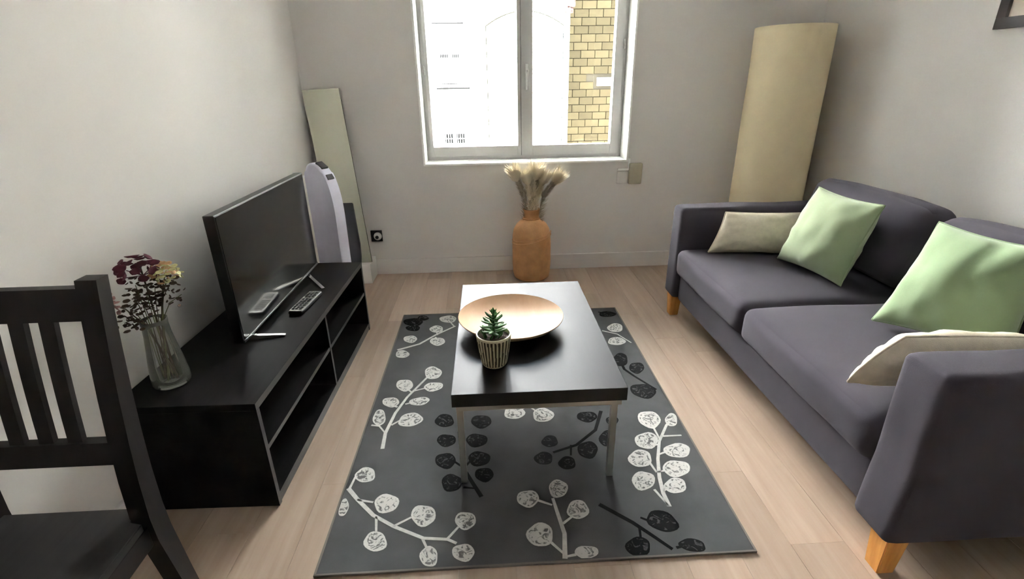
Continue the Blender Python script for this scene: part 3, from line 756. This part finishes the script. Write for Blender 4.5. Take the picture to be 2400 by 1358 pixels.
dk = [(-1.095, 1.50, .80), (-1.105, 1.49, .765), (-1.07, 1.50, .775), (-1.045, 1.51, .79), (-1.12, 1.47, .72), (-1.082, 1.49, .735), (-.985, 1.53, .752), (-.997, 1.51, .80), (-1.135, 1.46, .69), (-1.11, 1.46, .675), (-1.06, 1.50, .745), (-1.03, 1.53, .775)]
for j, t in enumerate(dk):
    f = flower('dry_sprig', 'thin dark dried sprig with small curled leaves among the flowers in the glass vase', t, j+4, 'stemdark' if j % 2 else 'stemgreen', 'dried sprigs in the glass vase', .0014)
    petals(f, 'dry_leaf', 'drydark', t, (.022, .022, .024), 9 if j != 6 else 3, .0095, .7, .12)
    petals(f, 'small_leaf', 'drydark', Vector(t)*.7+Vector(stem_path(t, j+4)[2])*.3, (.018, .018, .018), 6, .007, .7, .12)

# ================================================================== chair
ch = thing('dining_chair', 'dark brown slat-back wooden dining chair in the near left corner', 'chair', (-.995, .74, 0))
def yb(z):      # line of the back: seat to top
    return .925 + (.0 if z < .45 else ((z-.45)/.55)**1.5*.075)
def bar(bm, path, wx, wy):
    rings = []
    for (x, y, z, s) in path:
        rings.append([bm.verts.new((x+sx*wx/2, y+sy*wy*s/2, z)) for sx, sy in ((-1, -1), (1, -1), (1, 1), (-1, 1))])
    for i in range(len(rings)-1):
        for k in range(4): bm.faces.new((rings[i][k], rings[i][(k+1) % 4], rings[i+1][(k+1) % 4], rings[i+1][k]))
    bm.faces.new(rings[0][::-1]); bm.faces.new(rings[-1])
    bmesh.ops.bevel(bm, geom=[e for e in bm.edges if len(e.link_faces) == 2 and e.calc_face_angle(0) > .6], offset=.003, segments=2, affect='EDGES')
for x in (-1.171, -.819):
    bm = B()
    pth = [(x, .985, .0006, .75), (x, .955, .22, .95), (x, .935, .38, 1.1)] + [(x, yb(z)+.008, z, 1.1-.35*(z-.45)/.55) for z in (.45, .55, .65, .75, .85, .95, 1.003)]
    bar(bm, pth, .044, .046); objw('back_post', bm, M['chairwood'], ch)
bm = B()
prism(bm, [(yb(.918)-.004, .918), (yb(.918)+.018, .918), (yb(.985)+.018, .985), (yb(.985)-.004, .985)], 0, -1.148, -.842); objw('top_rail', bm, M['chairwood'], ch)
bm = B()
prism(bm, [(yb(.59)-.006, .59), (yb(.59)+.018, .59), (yb(.645)+.018, .645), (yb(.645)-.006, .645)], 0, -1.148, -.842); objw('lower_rail', bm, M['chairwood'], ch)
for x in (-1.043, -.981, -.920):
    bm = B(); zz = [.6455, .70, .75, .80, .85, .9175]
    prism(bm, [(yb(z)-.0, z) for z in zz] + [(yb(z)+.013, z) for z in zz[::-1]], 0, x-.0155, x+.0155); objw('slat', bm, M['chairwood'], ch)
bm = B(); prism(bm, [(-1.190, .50), (-.800, .50), (-.806, .895), (-.842, .897), (-.842, .944), (-1.148, .944), (-1.148, .897), (-1.184, .895)], 2, .428, .450)
bmesh.ops.bevel(bm, geom=bm.edges[:], offset=.003, segments=2, affect='EDGES')
objw('seat', bm, M['seatwood'], ch)
for x in (-1.183, -.826):
    bm = B(); box(bm, x, x+.019, .546, .905, .372, .4275, bev=.002); objw('side_rail', bm, M['chairwood'], ch)
bm = B(); box(bm, -1.147, -.843, .915, .935, .372, .4275, bev=.002); objw('back_apron', bm, M['chairwood'], ch)
bm = B(); box(bm, -1.147, -.843, .512, .532, .372, .4275, bev=.002); objw('front_apron', bm, M['chairwood'], ch)
for x in (-1.168, -.822):
    bm = B(); bar(bm, [(x, .525, .0006, .8), (x, .525, .4275, 1)], .04, .04); objw('front_leg', bm, M['chairwood'], ch)

# ================================================================== things in the left corner
# leaning mirror
def quad_slab(bm, TL, TR, BR, BL, th):
    N = ((Vector(TR)-Vector(TL)).cross(Vector(BL)-Vector(TL))).normalized()
    f = [Vector(p) for p in (TL, TR, BR, BL)]; b = [p - N*th for p in f]
    add(bm, f+b, [(0, 1, 2, 3), (7, 6, 5, 4), (0, 4, 5, 1), (1, 5, 6, 2), (2, 6, 7, 3), (3, 7, 4, 0)])
    return N
mi_ = thing('leaning_mirror', 'tall frameless mirror leaning in the left corner beside the window', 'mirror', (-1.0, 3.61, .1485))
TL, TR, BR, BL = Vector((-1.215, 3.675, 1.335)), Vector((-.972, 3.675, 1.343)), Vector((-.870, 3.560, .152)), Vector((-1.113, 3.560, .150))
bm = B(); N = quad_slab(bm, TL, TR, BR, BL, .004)
s_ = 1 if N.y > 0 else -1
objw('glass', bm, M['mirror'], mi_)
bm = B(); off = Vector((0, .0046, .0006)); quad_slab(bm, TL+off, TR+off, BR+off, BL+off, -.010)
objw('backing', bm, M['mirrorback'], mi_)
# wall socket with plug
so = thing('wall_socket', 'black wall socket with a round white plug on the window wall beside the mirror', 'socket', (-.845, Y1, .264))
bm = B(); box(bm, -.890, -.806, Y1-.010, Y1-.0006, .264, .349, bev=.002); objw('plate', bm, M['blackplast'], so)
bm = B(); t = Matrix.Translation((-.838, Y1-.0102, .306)) @ Matrix.Rotation(PI/2, 4, 'X')
lathe(bm, [(.029, 0), (.030, .004), (.028, .016), (.020, .022), (.012, .030), (0, .031)], n=24, closed=False); bmesh.ops.transform(bm, matrix=t, verts=bm.verts[:])
objw('plug', bm, M['plastwhite'], so, True, label='round white plug')
bm = B(); t = Matrix.Translation((-.838, Y1-.042, .306)) @ Matrix.Rotation(PI/2, 4, 'X')
lathe(bm, [(.009, 0), (.013, .002), (.013, .005), (.009, .006)], n=16); bmesh.ops.transform(bm, matrix=t, verts=bm.verts[:])
objw('plug_button', bm, M['btn'], so)
# ironing board
ib = thing('ironing_board', 'folded ironing board with pale lavender cover standing behind the television', 'ironing board', (-.955, 2.945, 0), RAD(-32))
pts = [(-.080, .10), (.125, .10)]
for k in range(13):
    a = PI/2*k/12; pts.append((-.020+.145*math.cos(a)**.8, .66+.30*math.sin(a)**.9))
for k in range(1, 8):
    a = PI/2*k/7; pts.append((-.020-.06*math.sin(a), .87+.09*math.cos(a)))
bm = B(); prism(bm, pts, 1, -.035, .035)
bmesh.ops.bevel(bm, geom=[e for e in bm.edges if abs(e.verts[0].co.y-e.verts[1].co.y) < 1e-6], offset=.014, segments=3, affect='EDGES', profile=.6)
obj('board', bm, M['boardcloth'], ib, 50)
for (x0, dx) in ((-.132, .0), (-.102, .05)):
    bm = B(); tube(bm, [(x0, -.062, .90), (x0-.012, -.062, .80), (x0-.002, -.062, .70), (x0, -.062, .012+dx*0)], .009, 10)
    obj('leg', bm, M['boardwhite'], ib, True, label='white tubular leg')
bm = B(); tube(bm, [(-.155, -.062, .010), (.155, -.062, .010)], .009, 10); tube(bm, [(-.132, -.062, .90), (-.102, -.062, .90)], .009, 10); tube(bm, [(-.10, -.062, .88), (-.10, -.02, .88)], .007, 8); tube(bm, [(-.10, -.062, .15), (-.10, -.02, .15)], .007, 8)
obj('foot_bar', bm, M['boardwhite'], ib, True)
for (t_a, ln) in ((PI/2*.80, .055), (PI/2*.52, .03)):
    a = t_a; px_, pz_ = -.020+.145*math.cos(a)**.8, .66+.30*math.sin(a)**.9
    bm = B(); mx = Matrix.Translation((px_, .0, pz_+.001)) @ Matrix.Rotation(PI/2-a+.25, 4, 'Y')
    box(bm, -ln/2, ln/2, -.022, .022, -.006, .005, bev=.002, mx=mx); obj('end_clip', bm, M['charcoal'], ib, label='dark clip on the rounded tip')
# dark panel
dp = thing('folded_panel', 'dark grey flat panel leaning between the ironing board and the mirror', 'panel', (-.90, 3.10, 0))
bm = B(); prism(bm, [(-.955, .0008), (-.885, .0008), (-.862, .30), (-.862, .385), (-.885, .655), (-.955, .655)], 1, 3.20, 3.222)
sh = Matrix.Translation((0, 3.2, 0)) @ Matrix.Rotation(-RAD(9), 4, 'X') @ Matrix.Translation((0, -3.2, 0))
bmesh.ops.bevel(bm, geom=bm.edges[:], offset=.004, segments=2, affect='EDGES')
bmesh.ops.transform(bm, matrix=sh, verts=bm.verts[:]); mz = min(v.co.z for v in bm.verts); bmesh.ops.translate(bm, verts=bm.verts[:], vec=(0, 0, .001-mz))
objw('panel', bm, M['charcoal'], dp)
bm = B(); box(bm, -.945, -.895, 3.185, 3.1995, .2, .23, bev=.004); bmesh.ops.transform(bm, matrix=sh, verts=bm.verts[:])
objw('crossbar', bm, M['blackplast'], dp)

# ================================================================== floor vase with plumes
fv = thing('floor_vase', 'tan clay floor vase of dry plumes on the floor under the window', 'vase', (.308, 3.555, .0006))
bm = B()
prof = [(0, 0), (.115, 0), (.130, .012), (.138, .05), (.1415, .12), (.1415, .24), (.139, .32), (.130, .372), (.108, .410), (.080, .435), (.060, .446), (.054, .455), (.055, .49), (.060, .515), (.062, .520), (.056, .520), (.050, .49), (.049, .45), (.09, .42), (.12, .36), (.13, .3), (.13, .05), (0, .03)]
lathe(bm, prof, n=48, closed=False); bmesh.ops.remove_doubles(bm, verts=bm.verts[:], dist=1e-5)
obj('body', bm, M['floorvase'], fv, True)
bm = B()
for dz in (0, -.022):
    tube(bm, [((.1405-.001*max(0, (.33-.0)*0))*math.cos(a), .1405*math.sin(a), .325+dz+.030*math.cos(a)) for a in [RAD(x) for x in range(180, 361, 10)]], .004, 6)
obj('raised_seam', bm, M['floorvase'], fv, True)
bm = B(); tube(bm, [(.060*math.cos(RAD(a)), .060*math.sin(RAD(a)), .452) for a in range(0, 361, 12)], .005, 6); obj('neck_ring', bm, M['floorvase'], fv, True)
def plume(tip, mid, base, rad, matk, tmat, label, group, j, n=900, head=.5):
    root = thing('dry_plume', label, 'dried grass', base, 0, group)
    P_ = [Vector(base), Vector(base).lerp(Vector(mid), .5)+Vector((0, 0, .01)), Vector(mid), Vector(tip)]
    bm = B(); tube(bm, P_, [.004, .0035, .003, .001], 6); objw('stem', bm, M['plumed'], root, True)
    rg = random.Random(j)
    def strands(n, t0, t1, rf, m_, nm):
        bm = B()
        for i in range(n):
            t = t0+(t1-t0)*rg.random()
            p = Vector(mid).lerp(Vector(tip), t) if t >= 0 else Vector(mid).lerp(Vector(base), -t)
            ax = (Vector(tip)-Vector(mid)).normalized()
            a = rg.uniform(0, 2*PI); o_ = ax.orthogonal(); q = Matrix.Rotation(a, 3, ax) @ o_
            r = rf(t)*rg.uniform(.5, 1); ln = rg.uniform(.6, 1.2)*r*1.6
            e = p + q*r + ax*ln
            m2 = p + q*r*.6 + ax*ln*.35
            wv = ax.cross(q)*.0016
            add(bm, [p-wv, p+wv, m2+wv, m2-wv, e], [(0, 1, 2, 3), (3, 2, 4)])
        o = objw(nm, bm, M[m_], root, kind='stuff'); return o
    strands(n, -.35, .75, lambda t: rad*.45*(1-.25*t), matk, 'plume')
    strands(n, .62, 1.0, lambda t: rad*(.85-.4*abs(t-.8)), tmat, 'tuft')
pb = (.308, 3.555, .06)
def nk(a, r=.03): return (.308+r*math.cos(a), 3.555+r*math.sin(a), .50)
plume((.185, 3.545, .785), (.262, 3.55, .60), (.30, 3.55, .06), .060, 'plumed', 'plume', 'left dry plume bending out of the floor vase', 'dry plumes in the floor vase', 1)
plume((.500, 3.545, .750), (.385, 3.55, .60), (.315, 3.55, .06), .066, 'plumed', 'plume', 'right dry plume bending out of the floor vase, its tuft furthest right', 'dry plumes in the floor vase', 2)
plume((.342, 3.56, .785), (.322, 3.56, .60), (.308, 3.56, .06), .075, 'plume', 'plume', 'upright pale plume in the middle of the floor vase', 'dry plumes in the floor vase', 3)
plume((.282, 3.565, .745), (.298, 3.565, .59), (.302, 3.57, .06), .062, 'plume', 'plume', 'shorter pale plume just left of the upright middle one in the floor vase', 'dry plumes in the floor vase', 4)
plume((.400, 3.57, .745), (.345, 3.565, .59), (.316, 3.57, .06), .062, 'plume', 'plume', 'pale plume between the upright middle one and the right bending one', 'dry plumes in the floor vase', 5)

# shutter winder on the wall
sw = thing('shutter_winder', 'small beige shutter winder box on the wall under the window corner', 'wall box', (1.088, Y1, .65))
bm = B(); rbox(bm, .048, .017, .076, .010, 8, mx=Matrix.Translation((1.086, Y1-.0176, .727))); objw('box', bm, M['beigeplast'], sw, True)
bm = B(); rbox(bm, .042, .008, .045, .006, 6, mx=Matrix.Translation((.994, Y1-.0086, .700))); objw('side_plate', bm, M['wall'], sw, True)

# ================================================================== roll behind the sofa
rl = thing('fabric_roll', 'tall cream fabric roll standing upright in the corner behind the sofa arm', 'fabric roll', (1.955, 3.445, 0))
bm = B(); n = 64; zs_ = [.001+1.655*i/40 for i in range(41)]; rings = []
for z in zs_:
    ring = []
    for k in range(n):
        a = 2*PI*k/n
        r = .232 + .004*noise.noise(Vector((math.cos(a)*2, math.sin(a)*2, z*2.5))) + .0022*noise.noise(Vector((a*2, z*22, 3)))*max(0, math.cos(a-RAD(250)))
        if z > 1.3: r += .010*(z-1.3)*noise.noise(Vector((math.cos(a)*3, math.sin(a)*3, 7)))
        # a soft V-shaped pull near the top
        r -= .010*max(0, 1-abs((a-RAD(262)) - (z-1.33)*.55)/.10)*max(0, min(1, (z-1.33)/.1))
        ring.append(bm.verts.new((r*math.cos(a), r*math.sin(a), z)))
    rings.append(ring)
for i in range(40):
    for k in range(n): bm.faces.new((rings[i][k], rings[i][(k+1) % n], rings[i+1][(k+1) % n], rings[i+1][k]))
bm.faces.new(rings[0][::-1])
inn = [bm.verts.new((v.co.x*.93, v.co.y*.93, v.co.z)) for v in rings[-1]]; inl = [bm.verts.new((v.co.x*.93, v.co.y*.93, v.co.z-.05)) for v in rings[-1]]
for k in range(n):
    j = (k+1) % n
    bm.faces.new((rings[-1][k], rings[-1][j], inn[j], inn[k])); bm.faces.new((inn[k], inn[j], inl[j], inl[k]))
bm.faces.new(inl)
obj('outer_layer', bm, M['cream'], rl, True)
bm = B(); sp_ = []
for i in range(150):
    a = i*.28; r = .19-.0042*a; sp_.append((r*math.cos(a), r*math.sin(a), 1.600))
for i in range(len(sp_)-1):
    p, q = Vector(sp_[i]), Vector(sp_[i+1]); add(bm, [p, q, q+Vector((0, 0, .045)), p+Vector((0, 0, .045)), p*.97, q*.97, q*.97+Vector((0, 0, .09)), p*.97+Vector((0, 0, .09))], [(0, 1, 2, 3)])
obj('inner_layers', bm, M['cream'], rl)

# ================================================================== picture on the right wall
pf = thing('picture_frame', 'dark-framed picture hanging on the right wall above the sofa', 'picture', (X1, 2.05, 1.545))
bm = B(); fz0, fz1, fy0, fy1 = 1.545, 2.25, 1.60, 2.412; fw_ = .045
for (a, b, c, d) in ((fy0, fy1, fz0, fz0+fw_), (fy0, fy1, fz1-fw_, fz1), (fy0, fy0+fw_, fz0+fw_, fz1-fw_), (fy1-fw_, fy1, fz0+fw_, fz1-fw_)):
    box(bm, X1-.026, X1-.001, a, b, c, d, bev=.002)
objw('frame', bm, M['frameblack'], pf)
bm = B(); box(bm, X1-.012, X1-.008, fy0+fw_, fy1-fw_, fz0+fw_, fz1-fw_); objw('print', bm, M['paper'], pf)

# ================================================================== sofa
so_ = thing('sofa', 'dark grey two-seat fabric sofa with wooden legs along the right side', 'sofa', (1.58, 1.92, 0))
SY0, SY1 = .970, 2.880; AT = .152; AZ = .69; SXB = 2.075
F = M['sofa']
def bulge(top=.0, front=.0, seed=0, wr=.004):
    def fn(p, q):
        p = p.copy()
        if q.z > .2: p.z += top*(1-q.x**2)*(1-q.y**2)
        if q.x < -.5: p.x -= front*(1-q.y**2)*(1-q.z**2)*((-q.x-.5)*2)
        nz = noise.noise(Vector((p.x*5+seed, p.y*5, p.z*5)))*wr + noise.noise(Vector((p.x*16, p.y*16+seed, p.z*16)))*wr*.4
        return p + Vector((q.x, q.y, q.z)).normalized()*nz if q.length > 0 else p
    return fn
T = Matrix.Translation
bm = B(); rbox(bm, (SXB-.02-1.112)/2, (SY1-SY0)/2-AT-.002, .080, .012, 12, bulge(seed=1, wr=.003), T(((1.112+SXB-.02)/2, (SY0+SY1)/2, .222))); objw('base', bm, F, so_, True)
for s, yc in ((0, SY0+AT/2), (1, SY1-AT/2)):
    def afn(p, q, s=s):
        p = p.copy(); p.x -= .02*max(0, -q.z-.2)*(1 if q.x < 0 else 0)*(1 if s == 0 else .3)
        nz = noise.noise(Vector((p.x*4, p.y*4+s*9, p.z*4)))*.006
        return p + q.normalized()*nz
    bm = B(); rbox(bm, (SXB-1.085)/2, AT/2, (AZ-.142)/2, .028, 16, afn, T(((1.085+SXB)/2, yc, (AZ+.142)/2))); objw('arm', bm, F, so_, True)
bm = B(); rbox(bm, .05, (SY1-SY0)/2-AT-.002, (.72-.145)/2, .03, 12, bulge(seed=3, wr=.004), T((SXB-.05, (SY0+SY1)/2, (.72+.145)/2))); objw('backrest', bm, F, so_, True)
ymid = (SY0+SY1)/2; sw_ = (SY1-SY0-2*AT)/2
for i in (0, 1):
    yc = SY0+AT+sw_*(i+.5)
    bm = B(); hx = (1.90-1.075)/2
    rbox(bm, hx, sw_/2-.004, .078, .040, 20, bulge(.022, .012, 5+i, .004), T((1.075+hx, yc, .381))); objw('seat_cushion', bm, F, so_, True)
for i in (0, 1):
    yc = SY0+AT+sw_*(i+.5)
    def bfn(p, q, i=i):
        p = p.copy()
        k = (1-q.y**4)*(1-q.z**4)
        p.x += (-.045 if q.x < 0 else .02)*k
        p.z -= .025*(q.y*(1 if i else -1) if False else abs(q.y)**3)*(1 if q.z > 0 else 0)
        cr = noise.noise(Vector((p.y*4+i*7, p.z*13, i)))*.018*(1-q.y**2) + noise.noise(Vector((p.y*9+i*3, p.z*9, 2)))*.007
        return p + Vector((cr if q.x < 0 else 0, 0, cr*.6 if q.z > .5 else 0))
    bm = B()
    mx = T((1.855 + (.01 if i == 0 else 0), yc, .672-(0.015 if i == 0 else 0))) @ Matrix.Rotation(RAD(14), 4, 'Y')
    rbox(bm, .085, sw_/2-.006, .195, .06, 24, bfn, mx); objw('back_cushion', bm, F, so_, True)
for x in (1.098, 1.98):
    for y in (SY0+.022, SY1-.092):
        bm = B(); rings = []
        for (z, w_) in ((.0006, .052), (.142, .068)):
            rings.append([bm.verts.new((x+.034+sx*w_/2, y+.035+sy*w_/2, z)) for sx, sy in ((-1, -1), (1, -1), (1, 1), (-1, 1))])
        for k in range(4): bm.faces.new((rings[0][k], rings[0][(k+1) % 4], rings[1][(k+1) % 4], rings[1][k]))
        bm.faces.new(rings[0][::-1]); bm.faces.new(rings[1]); bmesh.ops.bevel(bm, geom=bm.edges[:], offset=.003, segments=2, affect='EDGES')
        objw('leg', bm, M['sofaleg'], so_, label='tapered honey-coloured wooden leg')

g_ = 'cushions on the sofa'
pillow('beige_cushion', (1.288, 2.632, .690), (1.690, 2.590, .685), (1.600, 2.520, .480), (1.205, 2.600, .475), .17, M['beige'], 'small beige cushion against the far sofa arm', g_, 1, .05)
pillow('green_cushion', (1.605, 2.370, .868), (1.668, 2.015, .855), (1.585, 2.045, .482), (1.490, 2.410, .496), .19, M['green'], 'green cushion beside the beige one at the far end of the sofa', g_, 2, .07)
pillow('green_cushion', (1.620, 1.690, .872), (1.690, 1.345, .870), (1.700, 1.365, .490), (1.455, 1.672, .496), .21, M['green2'], 'green cushion at the near end of the sofa, the nearer of the two green ones', g_, 3, .07)
pillow('beige_cushion', (1.150, 1.195, .685), (1.610, 1.200, .660), (1.600, 1.290, .475), (1.045, 1.225, .525), .13, M['beige'], 'rumpled beige cushion tucked behind the near sofa arm', g_, 4, -.06, .006)
